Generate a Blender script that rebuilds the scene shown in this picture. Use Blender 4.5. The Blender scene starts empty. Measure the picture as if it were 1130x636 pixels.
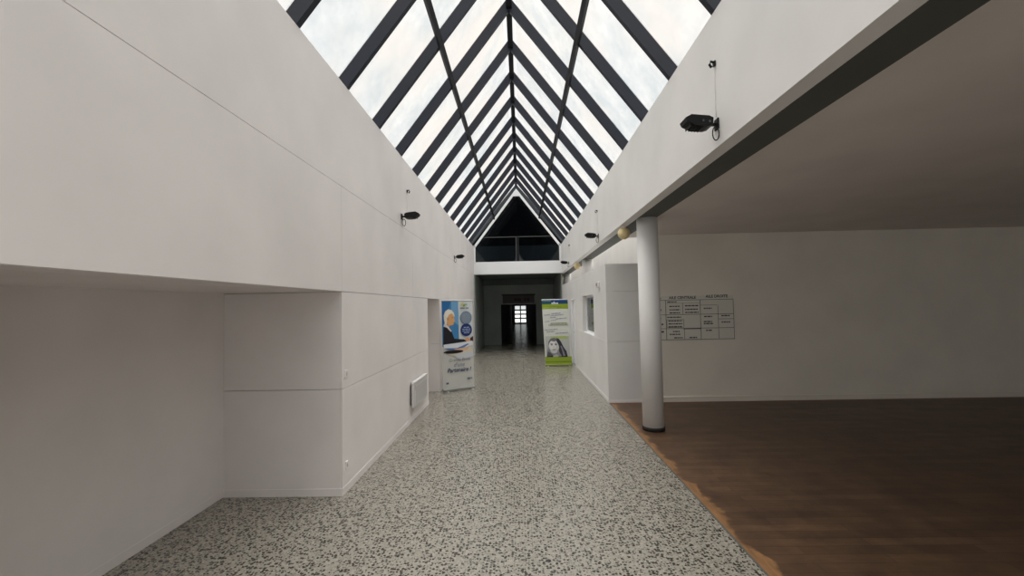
import bpy, bmesh, math, random
from mathutils import Vector, Matrix
random.seed(7)
S = bpy.context.scene
COL = S.collection
EYE = 1.85

# ------------------------------------------------------------------ camera
f_px, yaw, pitch, roll = 482.38, .0191, .0410, .0194
cy, sy, cp, sp, cr, sr = math.cos(yaw), math.sin(yaw), math.cos(pitch), math.sin(pitch), math.cos(roll), math.sin(roll)
F = Vector((-sy*cp, cy*cp, sp)); R0 = Vector((cy, sy, 0)); U0 = R0.cross(F)
R = cr*R0 - sr*U0; U = cr*U0 + sr*R0
cam = bpy.data.cameras.new('camera'); co = bpy.data.objects.new('camera', cam); COL.objects.link(co)
M = Matrix((R, U, -F)).transposed().to_4x4(); M.translation = (0, 0, EYE)
co.matrix_world = M
cam.sensor_width = 36; cam.sensor_fit = 'HORIZONTAL'; cam.lens = f_px*36/1130; cam.clip_start = .02; cam.clip_end = 400
S.camera = co
S.view_settings.view_transform = 'Standard'; S.view_settings.look = 'None'
S.view_settings.gamma = 1; S.view_settings.use_curve_mapping = False
S.view_settings.exposure = EXPOSURE = 0.29

# ------------------------------------------------------------------ materials
def lin(c):
    return tuple(((v/255)/12.92 if v/255 <= .04045 else ((v/255+.055)/1.055)**2.4) for v in c)
class NT:
    def __init__(s, name):
        s.m = bpy.data.materials.new(name); s.m.use_nodes = True
        s.t = s.m.node_tree; s.t.nodes.clear()
        s.out = s.n('ShaderNodeOutputMaterial')
    def n(s, typ, **kw):
        nd = s.t.nodes.new(typ)
        for k, v in kw.items():
            if k.startswith('i_'):
                key = k[2:]; key = int(key) if key.isdigit() else key.replace('_', ' ')
                nd.inputs[key].default_value = v
            else: setattr(nd, k, v)
        return nd
    def l(s, a, b): s.t.links.new(a, b)
    def math(s, op, a, b=None):
        nd = s.n('ShaderNodeMath', operation=op)
        for i, v in enumerate((a, b)):
            if v is None: continue
            if isinstance(v, (int, float)): nd.inputs[i].default_value = v
            else: s.l(v, nd.inputs[i])
        return nd.outputs[0]
    def mix(s, fac, a, b):
        nd = s.n('ShaderNodeMix', data_type='RGBA')
        for k, v in ((0, fac), (6, a), (7, b)):
            if isinstance(v, (int, float)): nd.inputs[k].default_value = v
            elif isinstance(v, tuple): nd.inputs[k].default_value = (*v[:3], 1)
            else: s.l(v, nd.inputs[k])
        return nd.outputs[2]
    def ramp(s, fac, p0, p1, c0=(0, 0, 0, 1), c1=(1, 1, 1, 1)):
        nd = s.n('ShaderNodeValToRGB'); s.l(fac, nd.inputs[0])
        e = nd.color_ramp.elements; e[0].position, e[1].position = p0, p1; e[0].color, e[1].color = c0, c1
        return nd.outputs[0]
    def pos(s): return s.n('ShaderNodeNewGeometry').outputs['Position']
    def obj(s): return s.n('ShaderNodeTexCoord').outputs['Object']
    def mapping(s, vec, scale):
        nd = s.n('ShaderNodeMapping'); s.l(vec, nd.inputs[0]); nd.inputs['Scale'].default_value = scale
        return nd.outputs[0]
    def noise(s, vec, scale, detail=3, rough=.5):
        nd = s.n('ShaderNodeTexNoise', i_Scale=scale, i_Detail=detail, i_Roughness=rough); s.l(vec, nd.inputs['Vector'])
        return nd.outputs[0]
    def principled(s, color, rough=.5, spec=.5, metal=0.):
        b = s.n('ShaderNodeBsdfPrincipled')
        if isinstance(color, tuple): b.inputs['Base Color'].default_value = (*color[:3], 1)
        else: s.l(color, b.inputs['Base Color'])
        if isinstance(rough, (int, float)): b.inputs['Roughness'].default_value = rough
        else: s.l(rough, b.inputs['Roughness'])
        b.inputs['Specular IOR Level'].default_value = spec; b.inputs['Metallic'].default_value = metal
        s.l(b.outputs[0], s.out.inputs[0]); return b
    def bump(s, b, h, strength, dist=.01):
        nd = s.n('ShaderNodeBump', i_Strength=strength, i_Distance=dist); s.l(h, nd.inputs['Height']); s.l(nd.outputs[0], b.inputs['Normal'])

def paint(name, c, rough=.6, spec=.3, var=.05, scale=1.3):
    """painted surface with a faint unevenness in the paint"""
    t = NT(name); n = t.noise(t.pos(), scale, 4)
    f = t.ramp(n, .3, .7)
    col = t.mix(f, tuple(v*(1-var) for v in c), tuple(min(1, v*(1+var)) for v in c))
    b = t.principled(col, rough, spec)
    t.bump(b, t.noise(t.pos(), 140, 2), .04, .004)
    return t.m
def flat(name, c, rough=.5, spec=.4, metal=0.):
    """plain plastic, print or metal with a very slight grain"""
    t = NT(name); n = t.noise(t.obj(), 60, 2)
    col = t.mix(n, tuple(v*.96 for v in c), tuple(min(1, v*1.04) for v in c))
    t.principled(col, rough, spec, metal); return t.m
MATS = {}
def ink(c, rough=.45):
    k = tuple(c)
    if k not in MATS: MATS[k] = flat('printed_%d_%d_%d' % k, lin(c), rough, .3)
    return MATS[k]

WALL_L = paint('wall_paint_warm_white', (.80, .755, .735), .55, .35)
WALL_R = paint('wall_paint_white', (.80, .785, .765), .55, .35)
HALLW = paint('hall_wall_paint', (.74, .70, .62), .6, .3)
HALLC = paint('hall_ceiling_paint', (.76, .71, .665), .7, .2)
BLOCKP = paint('cabin_panel_paint', (.76, .75, .735), .5, .35)
WHITE = paint('white_gloss_paint', (.90, .91, .915), .4, .4, .02)
COLUMN = paint('column_paint', (.80, .79, .775), .5, .35)
DARKW = paint('unlit_wall_shade', lin((140, 147, 143)), .6, .3, .08)  # grey that puts the passage's lack of light into the wall colour
DARKC = paint('unlit_deep_shade', lin((100, 106, 103)), .8, .2, .05)  # deeper grey, the unlit ceiling and corridor darkened by colour
STEEL = paint('anthracite_steel', lin((42, 45, 54)), .55, .25, .08, 3)
PURLIN = paint('black_steel', lin((24, 25, 29)), .55, .2, .05, 3)
STRIP = paint('dark_slot_plate', lin((88, 90, 86)), .6, .3, .06)
BLACK = flat('black_plastic', (.008, .008, .009), .5, .2)
RUBBER = flat('black_base_ring', (.02, .018, .017), .6, .3)
ALU = flat('brushed_aluminium', (.55, .56, .57), .35, .5, .9)
PLUG = flat('white_plastic', (.72, .70, .66), .4, .5)
HEAT = flat('heater_enamel', (.62, .60, .585), .45, .3)
HEATG = flat('heater_grille_enamel', (.50, .48, .465), .5, .3)
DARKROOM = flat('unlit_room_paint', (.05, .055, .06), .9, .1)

def globe_mat():
    t = NT('opal_globe_glass'); n = t.noise(t.obj(), 9, 3)
    c = t.mix(n, lin((218, 196, 140)), lin((238, 222, 176)))
    b = t.principled(c, .3, .5); b.inputs['Subsurface Weight'].default_value = .25
    b.inputs['Subsurface Radius'].default_value = (.05, .04, .03); return t.m
GLOBE = globe_mat()

def terrazzo():
    t = NT('terrazzo'); p = t.pos()
    wob = t.n('ShaderNodeTexNoise', i_Scale=70., i_Detail=2.); t.l(p, wob.inputs['Vector'])
    ad = t.n('ShaderNodeVectorMath', operation='MULTIPLY_ADD'); t.l(wob.outputs['Color'], ad.inputs[0])
    ad.inputs[1].default_value = (.016, .016, 0); t.l(p, ad.inputs[2])
    def chips(scale, keep, radius):
        v = t.n('ShaderNodeTexVoronoi', feature='F1', voronoi_dimensions='2D', i_Scale=scale, i_Randomness=1.); t.l(ad.outputs[0], v.inputs['Vector'])
        sep = t.n('ShaderNodeSeparateColor'); t.l(v.outputs['Color'], sep.inputs[0])
        k = t.math('LESS_THAN', sep.outputs[0], keep)
        rr = t.math('MULTIPLY', t.math('ADD', t.math('MULTIPLY', sep.outputs[1], .8), .5), radius)
        d = t.math('LESS_THAN', v.outputs['Distance'], rr)
        return t.math('MULTIPLY', k, d), sep.outputs[2]
    base = t.mix(t.ramp(t.noise(p, 24, 4), .35, .65), (.250, .230, .192), (.312, .289, .244))
    c1, s1 = chips(40, .54, .40)
    dark = t.mix(s1, (.010, .009, .007), (.058, .052, .041))
    c2, s2 = chips(66, .30, .40)
    mid = t.mix(s2, (.085, .078, .064), (.16, .148, .124))
    c3, s3 = chips(90, .3, .45)
    col = t.mix(c3, base, (.37, .345, .30))
    col = t.mix(c2, col, mid)
    col = t.mix(c1, col, dark)
    # thin joints between the cast slabs
    x = t.n('ShaderNodeSeparateXYZ'); t.l(p, x.inputs[0])
    def joint(o, off):
        fr = t.math('FRACT', t.math('DIVIDE', t.math('ADD', o, off), 1.4))
        return t.math('LESS_THAN', fr, .0035)
    j = t.math('MAXIMUM', joint(x.outputs[0], 50.35), joint(x.outputs[1], 50.5))
    col = t.mix(t.math('MULTIPLY', j, .5), col, (.15, .14, .125))
    b = t.principled(col, t.math('ADD', t.math('MULTIPLY', t.noise(p, 2.5, 3), .14), .15), .5)
    return t.m
TERR = terrazzo()

def wood():
    t = NT('dark_plank_floor'); p = t.pos()
    br = t.n('ShaderNodeTexBrick', offset=.43, i_Scale=1., i_Mortar_Size=.004, i_Bias=0.)
    br.inputs['Brick Width'].default_value = 1.3; br.inputs['Row Height'].default_value = .11
    br.inputs['Color1'].default_value = (.2, .2, .2, 1); br.inputs['Color2'].default_value = (.9, .9, .9, 1); br.inputs['Mortar'].default_value = (0, 0, 0, 1)
    t.l(p, br.inputs['Vector'])
    g = t.noise(t.mapping(p, (3, 45, 1)), 1., 5, .65)
    pat = t.noise(p, 3.2, 4, .6)
    c = t.mix(g, lin((82, 60, 43)), lin((120, 92, 68)))
    c = t.mix(t.ramp(pat, .38, .68), c, lin((82, 60, 46)))
    tone = t.n('ShaderNodeMix', data_type='RGBA', blend_type='MULTIPLY'); tone.inputs[0].default_value = .45
    t.l(c, tone.inputs[6]); t.l(br.outputs['Color'], tone.inputs[7])
    # the boards are worn to bare wood along the edge of the terrazzo and by the end wall
    sx = t.n('ShaderNodeSeparateXYZ'); t.l(p, sx.inputs[0])
    wn = t.noise(t.mapping(p, (1.4, 1.4, 1)), 1.7, 5, .6); fine = t.noise(t.mapping(p, (26, 5, 1)), 1., 5, .65)
    dx = t.math('SUBTRACT', sx.outputs[0], 1.615)
    lim = t.math('MULTIPLY', t.math('SUBTRACT', wn, .30), .50)
    m1 = t.ramp(t.math('ADD', t.math('SUBTRACT', lim, dx), .5), .49, .53)
    dy = t.math('SUBTRACT', 8.28, sx.outputs[1])
    m2 = t.math('MULTIPLY', t.ramp(t.math('ADD', t.math('SUBTRACT', t.math('MULTIPLY', wn, .28), dy), .5), .47, .55), .6)
    bare = t.mix(fine, lin((84, 60, 40)), lin((170, 126, 84)))
    colr = t.mix(m1, tone.outputs[2], bare); colr = t.mix(m2, colr, lin((116, 70, 50)))
    b = t.principled(colr, .42, .4)
    t.bump(b, br.outputs['Fac'], -.15, .003); return t.m
WOOD = wood()
def pane_mat():
    """clear roof glass with streaks of dirt on it"""
    t = NT('weathered_roof_glass'); p = t.pos()
    n1 = t.noise(t.mapping(p, (2.2, 2.0, 2.0)), 1., 6, .65)
    n2 = t.noise(t.mapping(p, (7, 3, 7)), 1., 4, .6)
    n3 = t.noise(p, .9, 2)
    c = t.mix(t.ramp(n1, .35, .66), (.86, .885, .89), (.995, .995, .985))
    c = t.mix(t.math('MULTIPLY', t.ramp(n2, .5, .75), .5), c, (.90, .91, .91))
    c = t.mix(t.math('MULTIPLY', t.ramp(n3, .42, .62), .7), c, (1., .965, .93))
    tr = t.n('ShaderNodeBsdfTransparent'); t.l(c, tr.inputs[0])
    df = t.n('ShaderNodeBsdfTranslucent', i_Color=(.9, .9, .88, 1))
    mx = t.n('ShaderNodeMixShader', i_0=.04); t.l(tr.outputs[0], mx.inputs[1]); t.l(df.outputs[0], mx.inputs[2])
    t.l(mx.outputs[0], t.out.inputs[0]); return t.m
PANE = pane_mat()
def glass_mat(name, tint):
    t = NT(name); fr = t.n('ShaderNodeFresnel', i_IOR=1.5)
    n = t.noise(t.obj(), 3, 2)
    c = t.mix(n, tuple(v*.96 for v in tint), tint)
    tr = t.n('ShaderNodeBsdfTransparent'); t.l(c, tr.inputs[0])
    gl = t.n('ShaderNodeBsdfGlossy', i_Roughness=.03); gl.inputs[0].default_value = (.9, .92, .93, 1)
    mx = t.n('ShaderNodeMixShader'); t.l(fr.outputs[0], mx.inputs[0]); t.l(tr.outputs[0], mx.inputs[1]); t.l(gl.outputs[0], mx.inputs[2])
    t.l(mx.outputs[0], t.out.inputs[0]); return t.m
GLASS = glass_mat('window_glass', (.92, .95, .94))
DGLASS = glass_mat('smoked_gable_glass', (.45, .5, .54))
PAVE = paint('pale_paving', (.72, .70, .66), .8, .2, .15, .8)

# ------------------------------------------------------------------ mesh helpers (x right, y away, z up)
class MB:
    def __init__(s): s.bm = bmesh.new(); s.mats = []
    def mi(s, m):
        if m not in s.mats: s.mats.append(m)
        return s.mats.index(m)
    def _fin(s, faces, m, smooth=False):
        k = s.mi(m)
        for f_ in faces: f_.material_index = k; f_.smooth = smooth
    def box(s, x0, x1, y0, y1, z0, z1, m, bevel=0., seg=1, mat=None):
        vs = [s.bm.verts.new((x, y, z)) for z in (z0, z1) for y in (y0, y1) for x in (x0, x1)]
        q = [(0, 2, 3, 1), (4, 5, 7, 6), (0, 1, 5, 4), (2, 6, 7, 3), (0, 4, 6, 2), (1, 3, 7, 5)]
        fs = [s.bm.faces.new([vs[i] for i in a]) for a in q]
        s._fin(fs, m)
        if mat is not None:
            for v in vs: v.co = mat @ v.co
        if bevel:
            es = list({e for f_ in fs for e in f_.edges})
            r = bmesh.ops.bevel(s.bm, geom=es, offset=bevel, segments=seg, affect='EDGES', profile=.5)
            s._fin(r['faces'], m, seg > 1)
        return s
    def poly(s, pts, m):
        f_ = s.bm.faces.new([s.bm.verts.new(p) for p in pts]); s._fin([f_], m); return s
    def prism(s, pts, off, m):
        """polygon pts extruded by vector off"""
        off = Vector(off); a = [s.bm.verts.new(p) for p in pts]; b = [s.bm.verts.new(Vector(p)+off) for p in pts]
        n = len(pts); fs = [s.bm.faces.new(a[::-1]), s.bm.faces.new(b)]
        fs += [s.bm.faces.new((a[i], a[(i+1) % n], b[(i+1) % n], b[i])) for i in range(n)]
        s._fin(fs, m); return s
    def lathe(s, prof, m, seg=32, c=(0, 0, 0), caps=True):
        """profile of (radius, z) turned about the vertical through c"""
        rings = [[s.bm.verts.new((c[0]+r*math.cos(2*math.pi*k/seg), c[1]+r*math.sin(2*math.pi*k/seg), c[2]+z)) for k in range(seg)] for r, z in prof]
        fs = [s.bm.faces.new((a[k], a[(k+1) % seg], b[(k+1) % seg], b[k])) for a, b in zip(rings, rings[1:]) for k in range(seg)]
        s._fin(fs, m, True)
        if caps: s._fin([s.bm.faces.new(rings[0][::-1]), s.bm.faces.new(rings[-1])], m)
        return s
    def tube(s, pts, r, m, seg=8, closed=False):
        pts = [Vector(p) for p in pts]; n = len(pts); rings = []
        for i, p in enumerate(pts):
            a = pts[(i-1) % n] if (closed or i) else p; b = pts[(i+1) % n] if (closed or i < n-1) else p
            t = (b-a).normalized(); u = t.cross(Vector((0, 0, 1)))
            if u.length < 1e-3: u = t.cross(Vector((0, 1, 0)))
            u.normalize(); w = t.cross(u)
            rings.append([s.bm.verts.new(p+r*(math.cos(2*math.pi*k/seg)*u+math.sin(2*math.pi*k/seg)*w)) for k in range(seg)])
        pr = list(zip(rings, rings[1:])) + ([(rings[-1], rings[0])] if closed else [])
        fs = [s.bm.faces.new((a[k], a[(k+1) % seg], b[(k+1) % seg], b[k])) for a, b in pr for k in range(seg)]
        s._fin(fs, m, True)
        if not closed: s._fin([s.bm.faces.new(rings[0][::-1]), s.bm.faces.new(rings[-1])], m)
        return s
    def text(s, body, size, m, place, shear=0., align='CENTER', bold=0.):
        """lettering in the plane given by the 4x4 matrix place"""
        cu = bpy.data.curves.new('lettering', 'FONT'); cu.body = body; cu.size = size; cu.align_x = align; cu.align_y = 'CENTER'
        cu.shear = shear; cu.offset = bold; cu.resolution_u = 3
        o = bpy.data.objects.new('lettering', cu); COL.objects.link(o)
        me = o.evaluated_get(bpy.context.evaluated_depsgraph_get()).to_mesh()
        vs = [s.bm.verts.new(place @ v.co) for v in me.vertices]; fs = []
        for p in me.polygons:
            try: fs.append(s.bm.faces.new([vs[i] for i in p.vertices]))
            except ValueError: pass
        s._fin(fs, m); bpy.data.objects.remove(o); bpy.data.curves.remove(cu); return s
    def build(s, name, parent=None, recalc=True):
        if recalc: bmesh.ops.recalc_face_normals(s.bm, faces=s.bm.faces)
        me = bpy.data.meshes.new(name); s.bm.to_mesh(me); s.bm.free()
        for m in s.mats: me.materials.append(m)
        o = bpy.data.objects.new(name, me); COL.objects.link(o)
        if parent: o.parent = parent
        return o
def struct(mb, name, parent=None):
    o = mb.build(name, parent)
    if not parent: o['kind'] = 'structure'
    return o
def thing(name, label, cat, loc=(0, 0, 0), rot=(0, 0, 0), group=None):
    o = bpy.data.objects.new(name, None); COL.objects.link(o); o.empty_display_size = .1
    o.location = loc; o.rotation_euler = rot; o['label'] = label; o['category'] = cat
    if group: o['group'] = group
    return o
def kids(o): return [c for c in COL.objects if c.parent == o]
def dup(root, loc, rot, label):
    r = root.copy(); COL.objects.link(r); r.location = loc; r.rotation_euler = rot; r['label'] = label
    for ch in kids(root):
        c = ch.copy(); COL.objects.link(c); c.parent = r
        for g in kids(ch):
            d = g.copy(); COL.objects.link(d); d.parent = c
    return r

# ------------------------------------------------------------------ dimensions
XL, XR = -1.80, 1.615            # faces of the two long walls
HE = EYE+2.355                   # eaves
XRID, HR = -.09, EYE+4.60        # ridge
YN, YG = -5.0, 17.0              # near end, gable
ZB = EYE+1.2514                  # underside of the beam on the right
ZC = EYE+1.294                   # hall ceiling
ZBAND, ZOP, ZLOW = EYE+1.2533, EYE+.1775, EYE-.80
YW = 8.30                        # wall at the end of the hall
CABT = EYE+.734                  # top of the cabin
CABX = 2.45

# ------------------------------------------------------------------ floors
mb = MB(); mb.box(XL-1.3, XR+.005, YN, 46, -.2, 0, TERR); struct(mb, 'floor')
mb = MB(); mb.box(XR+.02, 10.2, YN, YW+.2, -.2, 0, WOOD); struct(mb, 'floor_hall')
mb = MB(); mb.box(XR+.005, 2.75, 8.5, 18.75, -.2, 0, TERR); struct(mb, 'floor_cabin')
mb = MB(); mb.box(XR+.005, XR+.02, YN, YW, -.2, .003, STRIP); struct(mb, 'trim_2')

# ------------------------------------------------------------------ wall on the left: flush panels with open joints
G = .005
def panels(mb, ys, zs, x0, x1, m, skip=()):
    for i, (a, b) in enumerate(zip(ys, ys[1:])):
        for j, (c, d) in enumerate(zip(zs, zs[1:])):
            if (i, j) in skip: continue
            mb.box(x0, x1, a+G/2, b-G/2, c+G/2, d-G/2, m, .0015)
mb = MB()
N1A, N1B, N2A, N2B = 1.25, 4.37, 8.43, 9.65
JW = flat('joint_shadow_gap', (.42, .40, .385), .8, .1)
# core of the wall (seen only in the joints)
for a, b in ((YN, N1A), (N1B, N2A), (N2B, YG)): mb.box(XL-.2, XL-.02, a+.01, b-.01, 0, ZOP, JW)
mb.box(XL-.2, XL-.02, YN, YG, ZOP+.02, HE, JW)
panels(mb, [YN, -1.65, N1A], [.0, ZLOW, ZOP], XL-.02, XL, WALL_L)
panels(mb, [N1B, 7.29, N2A], [.0, ZLOW, ZOP], XL-.02, XL, WALL_L)
panels(mb, [N2B, 12.1, 15.0, YG], [.0, ZLOW, ZOP], XL-.02, XL, WALL_L)
panels(mb, [YN, -1.5, 1.45, N1B, 7.29, 10.2, 13.1, YG], [ZOP, ZBAND], XL-.02, XL, WALL_L)
mb.box(XL-.02, XL-.004, YN, YG, ZBAND+G, HE, WALL_L)
mb.box(XL-.35, XL-.2, YN, YG, ZOP, HE, WALL_L)
struct(mb, 'wall_left')
# recesses: jambs, head and back
def recess(name, a, b, depth):
    mb = MB(); x0 = XL-depth
    for y0, y1, sgn in ((a-.2, a, 1), (b, b+.2, -1)):
        for c, d in ((0, ZLOW), (ZLOW, ZOP)):
            mb.box(x0, XL-.0205, y0+.0, y1, c+G/2, d-G/2, WALL_L)
    mb.box(x0-.15, x0, a-.2, b+.2, 0, ZOP+.2, WALL_L)
    mb.box(x0, XL-.36, a-.2, b+.2, ZOP+.002, ZOP+.2, WALL_L)
    mb.box(XL-.36, XL-.0205, a, b, ZOP+.0005, ZOP+.018, WALL_L)
    struct(mb, name)
recess('wall_niche', N1A, N1B, 1.2)
recess('wall_doorway', N2A, N2B, .55)
mb = MB()
for a, b in ((YN, N1A), (N1B, N2A), (N2B, YG)): mb.box(XL, XL+.004, a, b, 0, .075, WALL_L, .0015)
for a, b, d in ((N1A, N1B, 1.2), (N2A, N2B, .55)):
    mb.box(XL-d, XL, b-.004, b, 0, .075, WALL_L, .0015); mb.box(XL-d, XL-d+.004, a, b, 0, .075, WALL_L, .0015)
struct(mb, 'baseboard_left')

# ------------------------------------------------------------------ right side: deep beam, slot plate, hall ceiling, hall walls
mb = MB(); mb.box(XR, XR+.127, YN, 18.6, ZB, HE, WALL_R); struct(mb, 'wall_right')
mb = MB(); mb.box(XR+.127, 2.03, YN, 18.6, ZB+.012, ZB+.16, STRIP); struct(mb, 'trim_3')
mb = MB(); mb.box(2.03, 10.2, YN, YW+.2, ZC, ZC+.2, HALLC); struct(mb, 'ceiling')
mb = MB(); mb.box(CABX, 10.2, YW, YW+.2, 0, ZC, HALLW); struct(mb, 'wall_hall')
mb = MB(); mb.box(10.0, 10.2, YN, YW, 0, ZC, HALLW); struct(mb, 'wall_far_right')
mb = MB(); mb.box(CABX+.15, CABX+.3, YW+.2, 18.6, CABT, HE, WALL_R); struct(mb, 'wall_added_well')  # wall over the cabin, carried up as a side of the added shaft
mb = MB(); mb.box(2.03, CABX+.3, YW+.2, YW+.3, ZC, HE, WALL_R); struct(mb, 'wall_added_well_near')
mb = MB(); mb.box(1.95, 2.03, YW+.3, 18.6, ZB+.16, HE, WALL_R); struct(mb, 'wall_added_well_side')
mb = MB(); mb.box(XR+.355, CABX+.3, YW+.2, 18.6, HE, HE+.012, PANE); struct(mb, 'window_47')  # skylight out of view, added to light the space above the cabin
mb = MB(); mb.box(XR, CABX+.3, 18.6, 18.75, CABT, HE, WALL_R); struct(mb, 'wall_end')
mb = MB(); mb.box(CABX, 10, YW-.02, YW, 0, .10, HALLW, .004); mb.box(CABX, 10, YW-.028, YW-.02, .075, .10, HALLW, .003); struct(mb, 'baseboard_hall')

# cabin: a low room of flush panels under the beam
WA, WB, WZ0, WZ1 = 9.75, 11.45, EYE-.71, EYE+.22
DA, DB, DZ = 13.10, 14.02, EYE+.18
mb = MB()
zj1, zj2 = EYE-.709, EYE+.24
for c, d in ((.0, zj1), (zj1, zj2), (zj2, CABT)): mb.box(XR, CABX-.001, YW, YW+.02, c+G/2, d-G/2, BLOCKP, .002)
mb.box(XR+.02, CABX, YW+.02, YW+.15, 0, CABT, JW)
def side(a, b, c, d): mb.box(XR, XR+.15, a, b, c, d, BLOCKP)
side(YW+.02, WA, 0, CABT); side(WA, WB, 0, WZ0); side(WA, WB, WZ1, CABT); side(WB, DA, 0, CABT)
side(DA, DB, DZ, CABT); side(DB, 18.6, 0, CABT)
mb.box(XR, CABX+.15, YW+.02, 18.6, CABT, CABT+.03, BLOCKP)
mb.box(CABX, CABX+.15, YW+.2, 18.6, 0, CABT, BLOCKP)
struct(mb, 'wall_cabin')
mb = MB(); mb.box(XR-.004, XR, YW-.004, DA-.07, zj1-.012, zj1, WALL_R); mb.box(XR-.008, XR, YW, DA-.07, 0, .07, BLOCKP, .002); mb.box(XR, CABX, YW-.008, YW, 0, .05, WALL_R, .002)
struct(mb, 'baseboard_cabin')
# cabin window
mb = MB()
for y0, y1, z0, z1 in ((WA, WB, WZ0, WZ0+.05), (WA, WB, WZ1-.05, WZ1), (WA, WA+.05, WZ0, WZ1), (WB-.05, WB, WZ0, WZ1)):
    mb.box(XR+.09, XR+.14, y0, y1, z0, z1, WHITE, .004)
w = struct(mb, 'window_1')
mb = MB(); mb.box(XR+.11, XR+.116, WA+.05, WB-.05, WZ0+.05, WZ1-.05, GLASS); mb.build('window_pane', w)
mb = MB(); mb.box(XR+.02, XR+.09, WA, WB, WZ0, WZ0+.012, WHITE, .003); mb.build('window_sill', w)
# cabin door
mb = MB(); mb.box(XR+.03, XR+.07, DA+.05, DB-.05, .01, DZ-.05, WHITE, .004); d = struct(mb, 'door_1')
mb = MB()
for y0, y1, z0, z1 in ((DA, DA+.05, 0, DZ), (DB-.05, DB, 0, DZ), (DA, DB, DZ-.05, DZ)): mb.box(XR-.012, XR+.1, y0, y1, z0, z1, WHITE, .004)
mb.build('door_frame', d)
mb = MB(); mb.tube([(XR+.03, DA+.12, 1.02), (XR-.02, DA+.12, 1.02), (XR-.025, DA+.22, 1.02)], .009, ALU); mb.build('door_handle', d)

# ------------------------------------------------------------------ skylight
thL = math.atan2(HR-HE, XRID-XL); thR = math.atan2(HR-HE, XR-XRID)
RW, RD = .062, .135
bays = [3.47+1.047*k for k in range(-8, 13)]           # near faces of the rafters
def slope_pts(side, d0, d1, t0=0., t1=1.):
    """cross-section corners in x,z between two depths above the underside plane"""
    x0, th = (XL, thL) if side < 0 else (XR, thR)
    n = Vector((-math.sin(th), math.cos(th))) if side < 0 else Vector((math.sin(th), math.cos(th)))
    a = Vector((x0, HE)); b = Vector((XRID, HR)); e = b-a
    return [a+e*t0+n*d0, a+e*t1+n*d0, a+e*t1+n*d1, a+e*t0+n*d1]
for k, y in enumerate(bays):
    for sd in (-1, 1):
        a, b, c, d_ = slope_pts(sd, 0, RD)
        top = Vector((XRID, HR+RD/math.cos(thL if sd < 0 else thR)))
        pts = [a, Vector((XRID, HR)), top, d_]
        mb = MB(); mb.prism([(p.x, y, p.y) for p in pts], (0, RW, 0), STEEL); struct(mb, 'roof_beam')
for sd, tt in ((-1, .475), (1, .47)):
    a = slope_pts(sd, -.05, -.001, tt-.012, tt+.012)
    mb = MB(); mb.prism([(p.x, YN, p.y) for p in a], (0, YG-YN-.1, 0), PURLIN); struct(mb, 'roof_beam')
mb = MB(); mb.box(XRID-.045, XRID+.045, YN, YG-.1, HR+.02, HR+.24, PURLIN); struct(mb, 'roof_beam')
wn = 1
edges = bays + [YG]
for k, y in enumerate(edges[:-1]):
    for sd in (-1, 1):
        wn += 1
        a = slope_pts(sd, RD, RD+.012, -.12, 1.0)
        th = thL if sd < 0 else thR
        last = k >= len(edges)-3
        mb = MB(); mb.prism([(p.x, y+.001, p.y) for p in a], (0, edges[k+1]-y-.002, 0), PANE); struct(mb, 'window_%d' % wn)
mb = MB(); mb.box(XL-.35, XL-.10, YN, YG, HE-.001, HE+.02, STEEL); struct(mb, 'trim_4')
mb = MB(); mb.box(XR+.10, XR+.35, YN, 18.6, HE-.001, HE+.02, STEEL); mb.box(XR+.127, XR+.35, YN, 18.6, HE-.3, HE, STEEL); struct(mb, 'trim_5')

# ------------------------------------------------------------------ gable end
GB, GT = EYE+1.25, EYE+1.735
mb = MB(); mb.box(XL-.02, XR, YG, YG+.25, GB, GT, WHITE, .004); struct(mb, 'wall_gable')
t0 = .085
def gable_bar(side):
    x0 = XL if side < 0 else XR
    th = thL if side < 0 else thR
    n = Vector((math.sin(th), -math.cos(th))) if side < 0 else Vector((-math.sin(th), -math.cos(th)))
    a, b = Vector((x0, HE)), Vector((XRID, HR))
    pts = [a, b, Vector((XRID, HR-t0/math.cos(th))), a+n*t0]
    return pts
mb = MB()
for sd in (-1, 1): mb.prism([(p.x, YG-.03, p.y) for p in gable_bar(sd)], (0, .1, 0), WHITE)
for x in (XL, XR-.07): mb.box(x, x+.07, YG-.03, YG+.07, GT, HE+.04, WHITE)
hh = .30
mb.prism([(XRID, YG-.035, HR-.02), (XRID-hh/math.tan(thL), YG-.035, HR-hh), (XRID+hh/math.tan(thR), YG-.035, HR-hh)], (0, .05, 0), WHITE)
struct(mb, 'trim_6')
mb = MB()
zt = EYE+2.70; ins = (zt-HE)/math.tan(thL)
mb.box(XL+ins+.12, XR-ins-.12, YG, YG+.06, zt-.012, zt+.014, STRIP); mb.box(XRID-.055, XRID-.03, YG, YG+.06, GT, zt, STRIP); mb.box(XRID-.03, XRID+.07, YG, YG+.06, GT, zt, PURLIN)
gw = struct(mb, 'window_gable')
mb = MB(); mb.prism([(XL+.06, YG+.03, GT), (XR-.06, YG+.03, GT), (XR-.06, YG+.03, HE), (XRID, YG+.03, HR-.05), (XL+.06, YG+.03, HE)], (0, .008, 0), DGLASS); mb.build('window_pane', gw)
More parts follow.
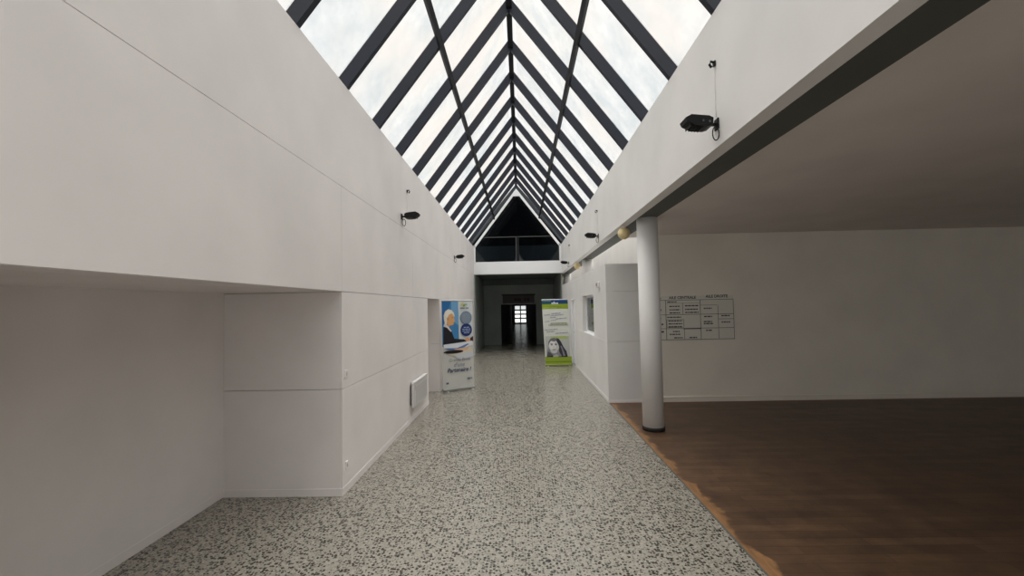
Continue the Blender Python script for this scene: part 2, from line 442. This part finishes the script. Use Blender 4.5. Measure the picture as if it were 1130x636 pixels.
# the unlit upper room behind the glass
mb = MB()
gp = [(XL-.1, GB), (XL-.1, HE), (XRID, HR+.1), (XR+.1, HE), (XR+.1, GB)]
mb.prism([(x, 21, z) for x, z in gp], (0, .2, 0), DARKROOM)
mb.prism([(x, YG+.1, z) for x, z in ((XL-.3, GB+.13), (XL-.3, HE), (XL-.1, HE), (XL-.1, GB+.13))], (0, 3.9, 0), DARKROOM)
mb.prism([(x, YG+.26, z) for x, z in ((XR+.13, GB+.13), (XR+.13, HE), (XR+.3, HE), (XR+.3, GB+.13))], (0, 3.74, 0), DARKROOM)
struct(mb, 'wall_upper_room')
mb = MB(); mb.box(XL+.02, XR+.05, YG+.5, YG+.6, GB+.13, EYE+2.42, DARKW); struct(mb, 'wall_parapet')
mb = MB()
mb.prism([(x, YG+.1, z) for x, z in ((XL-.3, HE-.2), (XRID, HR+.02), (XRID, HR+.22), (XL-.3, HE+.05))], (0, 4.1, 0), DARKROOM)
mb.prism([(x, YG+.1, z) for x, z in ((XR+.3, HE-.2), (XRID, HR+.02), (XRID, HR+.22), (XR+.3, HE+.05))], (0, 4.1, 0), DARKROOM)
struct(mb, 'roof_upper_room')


# ------------------------------------------------------------------ dark passage beyond the gable
YB = 20.95
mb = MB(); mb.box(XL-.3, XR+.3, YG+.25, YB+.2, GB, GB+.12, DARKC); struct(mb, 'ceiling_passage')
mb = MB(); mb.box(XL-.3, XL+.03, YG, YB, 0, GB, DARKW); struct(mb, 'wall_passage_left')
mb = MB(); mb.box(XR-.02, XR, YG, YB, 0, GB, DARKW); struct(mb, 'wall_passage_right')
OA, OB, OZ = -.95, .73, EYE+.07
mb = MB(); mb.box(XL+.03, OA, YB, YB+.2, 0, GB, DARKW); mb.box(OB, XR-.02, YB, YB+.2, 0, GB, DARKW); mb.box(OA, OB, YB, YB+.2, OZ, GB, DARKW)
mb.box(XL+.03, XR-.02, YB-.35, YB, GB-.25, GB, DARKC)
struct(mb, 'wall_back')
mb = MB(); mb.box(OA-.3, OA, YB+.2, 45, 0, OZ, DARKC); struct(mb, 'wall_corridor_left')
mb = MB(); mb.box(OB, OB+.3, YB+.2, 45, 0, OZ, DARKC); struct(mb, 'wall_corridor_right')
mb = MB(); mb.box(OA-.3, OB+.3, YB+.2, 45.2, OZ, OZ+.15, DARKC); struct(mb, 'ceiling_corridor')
# glazed double door at the far end
YD = 45.0
def leaf(a, b, name):
    z0, z1 = .0, OZ
    mb = MB(); n = 4; pz0, pz1 = .14, 1.83
    mb.box(a, a+.06, YD, YD+.05, z0, z1, DARKC); mb.box(b-.06, b, YD, YD+.05, z0, z1, DARKC)
    mb.box(a, b, YD, YD+.05, z0, pz0, DARKC); mb.box(a, b, YD, YD+.05, pz1, z1, DARKC)
    st = (pz1-pz0)/n
    for k in range(1, n): mb.box(a, b, YD, YD+.05, pz0+k*st-.07, pz0+k*st+.07, DARKC)
    o = struct(mb, name)
    mb = MB(); mb.box(a+.05, b-.05, YD+.02, YD+.026, pz0, pz1, GLASS); mb.build('window_pane', o)
mb = MB(); mb.box(OA-.3, -.66, YD, YD+.1, 0, OZ, DARKC); mb.box(.58, OB+.3, YD, YD+.1, 0, OZ, DARKC); struct(mb, 'wall_far_end')
leaf(-.66, -.04, 'door_2'); leaf(-.04, .58, 'door_3')
mb = MB(); mb.box(-60, 60, 46, 160, -.25, -.02, PAVE); struct(mb, 'ground_outside')

# ------------------------------------------------------------------ columns
def column(loc, h, ring, label):
    t = thing('round_column', label, 'column', loc, (0, 0, 0), 'round columns under the beam')
    t['kind'] = 'thing'
    r = .152; z0 = .055 if ring else 0
    mb = MB(); mb.lathe([(r, z0), (r, h)], COLUMN, 48); mb.build('shaft', t)
    if ring:
        mb = MB(); mb.lathe([(r+.008, 0), (r+.008, .05), (r+.002, .055)], RUBBER, 48); mb.build('base_ring', t)
column((1.912, 6.53, 0), ZB+.012, True, 'tall white round column with a black base ring standing on the wooden floor')
column((1.912, 12.35, CABT+.03), ZB+.012-CABT-.03, False, 'short round column rising from the cabin top, behind the cabin window')
column((1.912, 17.75, CABT+.03), ZB+.012-CABT-.03, False, 'last round column on the cabin top, close to the gable end')

# ------------------------------------------------------------------ globe lamps under the beam
def globe(loc, label):
    t = thing('globe_lamp', label, 'lamp', loc, (0, 0, 0), 'globe lamps under the beam')
    n = 20; r = .098
    mb = MB(); mb.lathe([(max(.001, r*math.sin(math.pi*k/n)), -r*math.cos(math.pi*k/n)) for k in range(n+1)], GLOBE, 32); mb.build('globe', t)
    mb = MB(); mb.lathe([(.035, r-.012), (.045, r+.004), (.045, r+.012)], WHITE, 24); mb.build('ceiling_cap', t)
gz = ZB-.098-.012
globe((XR+.085, 7.1, gz), 'round cream globe lamp under the beam beside the tall column')
globe((XR+.085, 12.95, gz), 'round cream globe lamp under the beam beside the short column over the cabin')
globe((XR+.085, 18.2, gz), 'cream globe lamp farthest away under the beam, near the dark passage')

# ------------------------------------------------------------------ floodlights on both walls: built pointing to -x from a wall at x=0
def make_flood(loc, label):
    t = thing('floodlight', label, 'floodlight', loc, (0, 0, 0), 'black floodlights along the walls')
    tilt = Matrix.Translation((-.045, 0, .0)) @ Matrix.Rotation(math.radians(6), 4, 'Y')
    mb = MB()
    prof = [(-.015, -.026), (-.015, .030), (-.05, .044), (-.19, .044), (-.235, .014), (-.22, -.014), (-.15, -.042), (-.05, -.040)]
    mb.prism([tilt @ Vector((x, -.065, z)) for x, z in prof], (0, .13, 0), BLACK)
    h = mb.build('lamp_housing', t)
    mb = MB(); mb.box(-.18, -.065, -.055, .055, .0445, .0475, GLASS, mat=tilt); mb.build('glass_cover', h)
    mb = MB()
    for k in range(5): mb.box(-.19+k*.024, -.184+k*.024, -.055, .055, -.050, -.025, BLACK, mat=tilt)
    mb.build('cooling_fins', h)
    mb = MB(); mb.box(-.10, -.088, -.068, -.065, -.008, .008, STRIP, mat=tilt); mb.build('latch', h)
    mb = MB(); mb.box(-.05, -.036, -.068, -.065, -.010, .006, STRIP, mat=tilt); mb.build('latch', h)
    mb = MB(); mb.box(-.012, 0, -.035, .035, -.045, .045, BLACK, .003); mb.box(-.085, -.01, -.012, .012, -.012, .012, BLACK, .003); mb.build('wall_bracket', t)
    mb = MB(); pts = [(-.03+.025*math.cos(a), -.03, -.085+.055*math.sin(a)) for a in [2*math.pi*k/20 for k in range(20)]]
    mb.tube(pts, .0045, BLACK, 6, True); mb.build('cable_loop', t)
    return t
fl = make_flood((XR, 3.50, EYE+1.43), 'black floodlight with a hanging cable loop, nearest one on the right wall above the hall')
dup(fl, (XR, 8.90, EYE+1.39), (0, 0, 0), 'black floodlight on the right wall above the panelled cabin corner')
dup(fl, (XR, 14.35, EYE+1.38), (0, 0, 0), 'small black floodlight farthest along the right wall, close to the gable')
dup(fl, (XL, 6.62, EYE+1.40), (0, 0, math.pi), 'black floodlight nearer the camera on the left wall, above the heater')
dup(fl, (XL, 11.95, EYE+1.37), (0, 0, math.pi), 'black floodlight farther along the left wall, above the picture banner')

# cable outlets above the floodlights
def make_outlet(loc, rot, length, label):
    t = thing('cable_outlet', label, 'cable outlet', loc, rot, 'cable outlets above the floodlights')
    mb = MB(); mb.box(-.014, 0, -.018, .018, -.022, .022, BLACK, .003)
    mb.tube([(-.01, 0, .012), (-.035, 0, .02), (-.046, 0, -.005), (-.03, 0, -.03)], .010, BLACK); mb.build('outlet_body', t)
    mb = MB(); mb.tube([(-.008, 0, -.02), (-.007, .004, -length*.5), (-.008, 0, -length)], .003, WALL_R, 6); mb.build('cable', t)
    return t
make_outlet((XR, 3.50, EYE+1.93), (0, 0, 0), .44, 'black cable outlet with a white cable above the nearest right floodlight')
make_outlet((XR, 8.95, EYE+1.91), (0, 0, 0), .44, 'black cable outlet on the right wall above the middle floodlight')
make_outlet((XR, 14.0, EYE+1.91), (0, 0, 0), .44, 'black cable outlet above the farthest floodlight of the right wall')
make_outlet((XL, 6.95, EYE+1.88), (0, 0, math.pi), .40, 'black cable outlet above the nearer floodlight of the left wall')

# ------------------------------------------------------------------ convector heater on the left wall
t = thing('wall_heater', 'white electric convector heater low on the left wall by the doorway', 'heater', (XL, 7.0, EYE-1.60))
L_, H_, D_ = .97, .40, .075
mb = MB(); mb.box(.028, D_, 0, L_, 0, H_, HEAT, .010, 3); mb.build('body', t)
mb = MB(); mb.box(0, .028, .06, L_-.06, .03, H_-.05, RUBBER); mb.build('wall_mount_shadow', t)  # mount coloured black to carry the shadow between heater and wall
mb = MB()
for k in range(13): mb.box(D_, D_+.003, .12, L_-.05, .05+k*.021, .062+k*.021, HEATG)
mb.build('grille', t)
mb = MB(); mb.box(.02, D_+.012, .02, L_-.01, H_-.02, H_+.012, HEAT, .008, 2); mb.build('top_lip', t)
mb = MB(); mb.box(D_-.001, D_+.006, .03, .085, H_-.12, H_-.05, HEATG, .002); mb.build('control_panel', t)

# switches and sockets
def plate(name, label, cat, loc, rot, mark):
    t = thing(name, label, cat, loc, rot)
    mb = MB(); mb.box(0, .010, -.03, .03, -.04, .04, WALL_L, .003, 2); mb.build('cover_plate', t)
    mb = MB(); mb.box(.010, .014, -.010, .010, -.018, .018, mark, .002); mb.build('rocker' if 'switch' in name else 'outlet_face', t)
plate('light_switch', 'small white light switch beside the corner of the open niche', 'switch', (XL, 4.46, EYE-.66), (0, 0, 0), HEATG)
plate('power_socket', 'small white power socket low on the panel edge by the niche', 'socket', (XL, 4.47, EYE-1.58), (0, 0, 0), HEATG)
t = thing('alarm_sounder', 'small white alarm box high on the cabin side wall above its window', 'alarm', (XR, 9.0, EYE+.40), (0, 0, math.pi))
mb = MB(); mb.box(0, .05, -.08, .08, -.06, .06, PLUG, .01, 2); mb.build('housing', t)
mb = MB(); mb.box(.05, .056, -.04, .04, -.03, .03, STRIP, .002); mb.build('grille', t)

# ------------------------------------------------------------------ printed banners
class Print:
    """draws on a sheet u right, v down (0..1), facing -y; each layer lies a hair in front of the last"""
    def __init__(s, w, h, z0, shear=0., lean=0.):
        s.w, s.h, s.z0, s.mb, s.k, s.sh, s.ln = w, h, z0, MB(), 0, shear, lean
    def P(s, u, v, k=None):
        z = 1-v; k = s.k if k is None else k
        return Vector(((u-.5)*s.w + s.sh*z, -.0007*k + s.ln*z, s.z0+z*s.h))
    def lay(s): s.k += 1; return s
    def poly(s, pts, c): s.lay(); s.mb.poly([s.P(*p) for p in pts], ink(c)); return s
    def rect(s, u0, v0, u1, v1, c): return s.poly([(u0, v0), (u0, v1), (u1, v1), (u1, v0)], c)
    def oval(s, u, v, ru, rv, c, n=28, rot=0.):
        asp = s.w/s.h; pts = []
        for k in range(n):
            a = -2*math.pi*k/n; x, y = ru*math.cos(a), rv*math.sin(a)
            x, y = x*math.cos(rot)-y/asp*math.sin(rot), x*asp*math.sin(rot)+y*math.cos(rot)
            pts.append((u+x, v+y))
        return s.poly(pts, c)
    def dash(s, u0, u1, v, t, c, slope=0., words=None):
        """a line of small unreadable print"""
        s.lay(); u = u0; rnd = random.Random(int(u0*997+v*9973))
        while u < u1:
            l_ = min(rnd.uniform(.04, .13)*(1 if words is None else words), u1-u)
            s.mb.poly([s.P(u, v+slope*(u-u0)-t/2), s.P(u, v+slope*(u-u0)+t/2), s.P(u+l_, v+slope*(u+l_-u0)+t/2), s.P(u+l_, v+slope*(u+l_-u0)-t/2)], ink(c)); u += l_+.018
        return s
    def text(s, body, u, v, size, c, shear=0., bold=0., rot=0.):
        s.lay(); o = s.P(u, v)
        s.mb.text(body, size, ink(c), Matrix.Translation(o) @ Matrix.Rotation(math.pi/2, 4, 'X') @ Matrix.Rotation(rot, 4, 'Z'), shear, 'CENTER', bold); return s

BACKP = ink((205, 205, 200))
def roll_up(name, label, cat, loc, rz, w, h, draw, shear=0., lean=0., base_c=(150, 150, 146)):
    t = thing(name, label, cat, loc, (0, 0, rz))
    z0 = .055
    p = Print(w, h, z0, shear, lean); draw(p)
    # the sheet itself, with thickness, behind the printed layers
    a = [p.P(0, 0, 0), p.P(0, 1, 0), p.P(1, 1, 0), p.P(1, 0, 0)]; p.mb.prism(a, (0, .002, 0), BACKP)
    p.mb.build('printed_sheet', t, recalc=False)
    mb = MB(); mb.box(-w/2-.012, w/2+.012, -.05, .05, .012, .06, ink(base_c), .012, 3); b = mb.build('base_cassette', t)
    for x in (-w/2+.08, w/2-.08):
        mb = MB(); mb.box(x-.018, x+.018, -.11, .11, 0, .012, ALU, .003); mb.build('foot', t)
    mb = MB(); c0, c1 = p.P(0, 0, 0), p.P(1, 0, 0)
    mb.box(c0.x-.004, c1.x+.004, c0.y-.009, c0.y+.012, c0.z-.022, c0.z+.006, ALU, .004); mb.build('top_rail', t)
    mb = MB(); mb.tube([(0, .012, .05), ((c0.x+c1.x)/2, c0.y+.012, c0.z-.01)], .009, ALU); mb.build('pole', t)
    return t

def left_print(p):
    p.rect(0, 0, 1, 1, (196, 196, 190))
    # picture: blue ground, a white-haired man in a dark suit writing at a desk
    p.rect(.0, .0, .56, .52, (66, 128, 178))
    p.poly([(.0, 0), (0, .30), (.16, .16), (.30, 0)], (44, 104, 160))
    p.poly([(.30, .0), (.30, .22), (.56, .30), (.56, .0)], (110, 158, 196))
    p.rect(.53, .0, 1., .50, (206, 212, 212))
    p.poly([(.02, .53), (.04, .29), (.11, .26), (.26, .32), (.38, .44), (.74, .455), (.90, .47), (.88, .505), (.55, .515), (.3, .53)], (32, 30, 36))
    p.poly([(.04, .295), (.08, .255), (.20, .295), (.30, .35), (.27, .36), (.15, .31)], (214, 206, 202))
    p.poly([(.10, .25), (.22, .30), (.32, .26), (.24, .20), (.13, .20)], (208, 158, 118))
    p.poly([(.06, .225), (.055, .17), (.10, .125), (.20, .10), (.31, .11), (.38, .145), (.40, .18), (.36, .20), (.30, .19), (.22, .25), (.13, .275), (.09, .26)], (226, 220, 202))
    p.poly([(.14, .265), (.17, .205), (.22, .165), (.31, .15), (.375, .175), (.385, .21), (.41, .235), (.385, .245), (.38, .268), (.32, .285), (.22, .285)], (216, 164, 112)); p.oval(.185, .212, .032, .018, (196, 142, 96))
    p.poly([(.08, .165), (.16, .12), (.28, .115), (.35, .15), (.24, .15), (.15, .19)], (236, 232, 218))
    p.poly([(.30, .196), (.35, .194), (.345, .202), (.305, .203)], (148, 100, 70)); p.poly([(.33, .258), (.375, .252), (.37, .258)], (150, 92, 72))
    p.poly([(.70, .455), (.80, .435), (.93, .455), (.92, .475), (.8, .485)], (216, 160, 120))
    p.poly([(.90, .44), (1., .42), (1., .48), (.9, .49)], (60, 34, 34))
    p.poly([(.03, .50), (.45, .49), (.97, .475), (.99, .52), (.6, .56), (.2, .555), (.03, .54)], (216, 220, 226))
    p.poly([(.05, .54), (.45, .548), (.8, .505), (.86, .51), (.6, .565), (.2, .565)], (92, 122, 172))
    p.poly([(.04, .585), (.45, .575), (.92, .545), (.99, .60), (.6, .64), (.3, .63)], (210, 200, 178))
    p.poly([(.35, .56), (.85, .54), (.80, .575), (.45, .585)], (214, 176, 146))
    p.oval(.34, .588, .32, .020, (34, 30, 28))
    p.poly([(.35, .62), (.98, .60), (1, .66), (.5, .68)], (196, 200, 204))
    # logo and the two round plates
    p.oval(.66, .045, .06, .012, (204, 194, 96)); p.oval(.76, .05, .06, .012, (150, 172, 126)); p.oval(.71, .06, .03, .012, (128, 150, 92))
    p.dash(.58, .86, .092, .016, (130, 136, 140), words=2)
    p.oval(.765, .205, .195, .077, (112, 124, 142)); p.oval(.765, .205, .17, .067, (124, 136, 152))
    for k in range(5): p.dash(.65, .89, .165+k*.02, .005, (150, 160, 172))
    p.oval(.765, .345, .19, .074, (28, 46, 100))
    for k, (a, b) in enumerate(((.68, .86), (.63, .90), (.63, .90), (.68, .86))): p.dash(a, b, .315+k*.021, .008, (168, 182, 214))
    # words
    p.text('Grande Ecole', .52, .682, .098, (120, 122, 130), .25)
    p.text("d'une", .50, .738, .125, (128, 130, 150), .25, .001)
    p.text('Partenaire !', .50, .797, .125, (40, 48, 88), .25, .003)
    p.dash(.08, .16, .935, .020, (90, 96, 104), words=2); p.dash(.76, .92, .905, .020, (110, 112, 118), words=1.5)
b0, b1 = Vector((-1.735, 9.56)), Vector((-1.085, 10.02)); mid = (b0+b1)/2; dv = b1-b0
roll_up('picture_banner', 'roll-up banner with a white-haired man writing, beside the doorway of the left wall', 'banner',
        (mid.x, mid.y, 0), math.atan2(dv.y, dv.x), dv.length-.03, 1.945, left_print, lean=.03)

def right_print(p):
    p.rect(0, 0, 1, 1, (214, 216, 208))
    p.rect(0, 0, 1, .075, (30, 78, 96)); p.rect(0, .0, .40, .030, (104, 134, 150)); p.rect(.36, .0, .94, .055, (24, 66, 128))
    p.rect(0, .072, 1, .148, (140, 162, 44)); p.rect(0, .128, .55, .136, (176, 192, 96))
    p.text('afpa', .50, .062, .135, (238, 242, 244), 0, .004)
    p.dash(.30, .74, .118, .012, (110, 128, 60), words=1.5)
    for a, b, v in ((.06, .28, .245), (.34, .70, .225), (.30, .80, .255), (.28, .50, .285), (.50, .92, .305), (.08, .26, .345), (.30, .50, .33)):
        p.dash(a, b, v, .012, (158, 154, 172), -.035)
    p.rect(.26, .365, .94, .40, (186, 192, 164)); p.dash(.30, .92, .372, .014, (130, 136, 116)); p.dash(.20, .92, .398, .010, (128, 130, 122))
    for a, b, v in ((.06, .2, .475), (.22, .55, .47), (.12, .4, .505), (.45, .92, .53)): p.dash(a, b, v, .012, (150, 148, 160), -.03)
    p.rect(.05, .57, .95, .89, (186, 188, 186)); p.poly([(.22, .60), (.28, .575), (.8, .57), (.95, .60), (.85, .62)], (176, 192, 112))
    # black and white portrait of a dark-haired young person looking out
    hair, grey = (54, 52, 60), (112, 110, 118)
    p.poly([(.06, .885), (.08, .80), (.13, .74), (.15, .68), (.22, .615), (.36, .59), (.50, .60), (.58, .63), (.68, .70), (.78, .78), (.86, .885)], (146, 147, 146))
    p.poly([(.46, .60), (.56, .61), (.64, .66), (.72, .74), (.82, .80), (.86, .885), (.60, .885), (.54, .80), (.56, .70)], hair)
    p.poly([(.60, .72), (.65, .72), (.74, .82), (.78, .885), (.69, .885), (.66, .80)], (128, 126, 134))
    p.poly([(.06, .885), (.10, .80), (.18, .77), (.26, .81), (.40, .84), (.56, .82), (.64, .885)], (132, 131, 138)); p.poly([(.06, .885), (.12, .81), (.20, .82), (.30, .86), (.30, .885)], (84, 83, 90))
    p.poly([(.30, .87), (.42, .845), (.52, .86), (.50, .885), (.32, .885)], (172, 171, 174))
    p.oval(.355, .712, .205, .098, (204, 205, 202)); p.oval(.35, .79, .135, .046, (196, 197, 195)); p.oval(.31, .71, .13, .07, (222, 222, 219))
    p.poly([(.145, .72), (.16, .655), (.26, .606), (.40, .60), (.53, .635), (.57, .73), (.52, .672), (.47, .632), (.38, .655), (.26, .640), (.20, .668)], (112, 110, 116))
    p.poly([(.44, .62), (.54, .64), (.57, .77), (.53, .70)], hair)
    for u in (.275, .435): p.oval(u, .702, .042, .008, (66, 64, 68)); p.oval(u, .684, .055, .005, (112, 110, 113))
    p.poly([(.35, .71), (.375, .745), (.33, .747)], (182, 182, 180)); p.oval(.355, .776, .07, .009, (150, 140, 142))
    p.rect(0, .885, 1, 1, (142, 164, 46)); p.rect(.0, .955, 1, .968, (112, 132, 40)); p.poly([(.05, .885), (.3, .87), (.3, .89), (.05, .89)], (30, 30, 34)); p.poly([(.5, .885), (.85, .872), (.85, .89), (.5, .89)], (40, 40, 44))
roll_up('portrait_banner', 'white and lime green roll-up banner with a black and white portrait beside the cabin door', 'banner',
        (1.122, 13.40, 0), .0, .80, 1.97, right_print, shear=-.075, lean=.10, base_c=(150, 160, 96))

# ------------------------------------------------------------------ timetable board on the hall wall
t = thing('timetable_board', 'wide white wall board with a black ruled timetable on the hall wall', 'board', (0, YW-.001, 0))
X0, X1, Z0, Z1 = 2.58, 3.99, EYE-.705, EYE+.125
BW, BH = X1-X0, Z1-Z0
mb = MB(); mb.box(X0, X1, -.012, 0, Z0, Z1, flat('board_laminate', (.66, .65, .58), .45, .4), .002); mb.build('panel', t)
LINE, TXT = ink((52, 48, 44)), ink((70, 66, 62))
def bx(a, b, c, d): return X0+a*BW, X0+b*BW, Z1-d*BH, Z1-c*BH
U = lambda px: (px-728)/(807.2-728)
def hl(m_, p0, p1, v, th=.007): x0, x1, z0, z1 = bx(U(p0), U(p1), v, v); m_.box(x0, x1, -.0135, -.0122, z0-th/2, z0+th/2, LINE)
def vl(m_, px, v0, v1, th=.007): x0, x1, z0, z1 = bx(U(px), U(px), v0, v1); m_.box(x0-th/2, x0+th/2, -.0135, -.0122, z0, z1, LINE)
V = lambda py: (py-325.5)/(374.2-325.5)
mb = MB()
for y in (330, 346, 361.2, 373.4): hl(mb, 728, 807.2, V(y), .008)
for x in (736.2, 772.3): vl(mb, x, V(330), V(373.4), .009)
vl(mb, 790.8, V(336), V(373.4)); vl(mb, 807, V(330), V(373.4))
vl(mb, 754, V(333), V(346)); hl(mb, 736, 772, V(333.5), .004); hl(mb, 772, 790, V(336), .006)
for x in (737, 754.6): vl(mb, x, V(351.5), V(360), .007)
for y in (351.5, 360): hl(mb, 737, 754.6, V(y), .006)
vl(mb, 755, V(361), V(373)); hl(mb, 791, 807, V(351.5)); hl(mb, 754, 772, V(361.8), .012)
mb.build('grid_lines', t)
mb = MB()
pl = Matrix.Translation((0, -.0132, 0))
rot = Matrix.Rotation(math.pi/2, 4, 'X')
def tx(s_, px, py, size, m_=TXT): mb.text(s_, size, m_, Matrix.Translation((X0+U(px)*BW, -.0132, Z1-V(py)*BH)) @ rot, 0, 'CENTER', .002)
tx('AILE CENTRALE', 754, 327.4, .072, LINE); tx('AILE DROITE', 790, 326.6, .072, LINE); tx('ET', 730, 328.6, .06, LINE)
rnd = random.Random(4)
def marks(px0, px1, py, th=.022):
    u = px0
    while u < px1-.5:
        l_ = min(rnd.uniform(1.2, 3.6), px1-u); x0, x1, z0, z1 = bx(U(u), U(u+l_), V(py), V(py))
        mb.box(x0, x1, -.0133, -.0122, z0-th/2, z0+th/2, TXT); u += l_+.55
for y, a, b in ((334, 728.3, 729.8), (340.6, 728.3, 731.6), (349.5, 728.3, 731), (356.4, 728.5, 733), (364.6, 730.5, 733.5)): marks(a, b, y, .032)
for a, b, ys in ((740, 751, (336.8, 340.6, 344)), (756.5, 770.5, (336.4, 340.4, 343.8)), (737.5, 752, (348.8,)), (738.5, 753, (352.8, 356, 359.2)), (743, 750, (364.5,)), (739.5, 750.5, (367.6,)), (744, 753, (371.4,)),
                 (760, 768, (371.4,)), (776, 784.5, (339.6, 348.6)), (775.5, 785, (354.2, 356.4)), (777.5, 784, (363.8,)), (794, 803, (348, 355)), (738, 748, (332,))):
    for y in ys: marks(a, b, y)
mb.build('lettering', t, recalc=False)

# dark sign over the passage opening
t = thing('passage_sign', 'long dark brown sign above the opening of the unlit passage', 'sign', (0, YB, 0))
mb = MB(); mb.box(-.86, .66, -.03, 0, EYE+.12, EYE+.50, flat('dark_sign_board', lin((66, 56, 54)), .5, .3), .004); mb.build('panel', t)
mb = MB(); mb.box(-.90, .70, -.045, 0, EYE+.50, EYE+.56, BLACK, .003); mb.build('top_edge', t)
mb = MB()
for a, b in ((-.30, -.17), (-.14, .02), (.16, .26), (.30, .42)): mb.box(a, b, -.034, -.0302, EYE+.24, EYE+.36, BLACK)
mb.build('lettering', t)

# ------------------------------------------------------------------ sky
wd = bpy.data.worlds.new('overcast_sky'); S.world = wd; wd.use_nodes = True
nt = wd.node_tree; nt.nodes.clear()
out = nt.nodes.new('ShaderNodeOutputWorld'); bg = nt.nodes.new('ShaderNodeBackground')
tc = nt.nodes.new('ShaderNodeTexCoord'); nz = nt.nodes.new('ShaderNodeTexNoise'); nz.inputs['Scale'].default_value = 3.; nz.inputs['Detail'].default_value = 5.
nt.links.new(tc.outputs['Generated'], nz.inputs['Vector'])
rp = nt.nodes.new('ShaderNodeValToRGB'); nt.links.new(nz.outputs[0], rp.inputs[0])
rp.color_ramp.elements[0].position = .35; rp.color_ramp.elements[1].position = .65
rp.color_ramp.elements[0].color = (.95, .96, .97, 1); rp.color_ramp.elements[1].color = (1., .985, .965, 1)
nt.links.new(rp.outputs[0], bg.inputs[0])
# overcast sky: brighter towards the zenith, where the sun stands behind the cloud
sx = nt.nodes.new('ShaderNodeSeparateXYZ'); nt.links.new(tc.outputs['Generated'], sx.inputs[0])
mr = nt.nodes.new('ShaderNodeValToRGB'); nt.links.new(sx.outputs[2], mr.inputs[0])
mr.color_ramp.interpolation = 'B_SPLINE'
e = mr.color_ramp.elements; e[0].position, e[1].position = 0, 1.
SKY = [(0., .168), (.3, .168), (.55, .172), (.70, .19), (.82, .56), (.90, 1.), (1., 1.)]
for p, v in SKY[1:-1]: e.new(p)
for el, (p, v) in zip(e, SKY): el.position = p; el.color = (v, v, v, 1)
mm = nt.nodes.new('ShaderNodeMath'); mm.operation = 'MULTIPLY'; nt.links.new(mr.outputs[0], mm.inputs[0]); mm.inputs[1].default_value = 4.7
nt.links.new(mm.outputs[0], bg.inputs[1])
nt.links.new(bg.outputs[0], out.inputs[0])
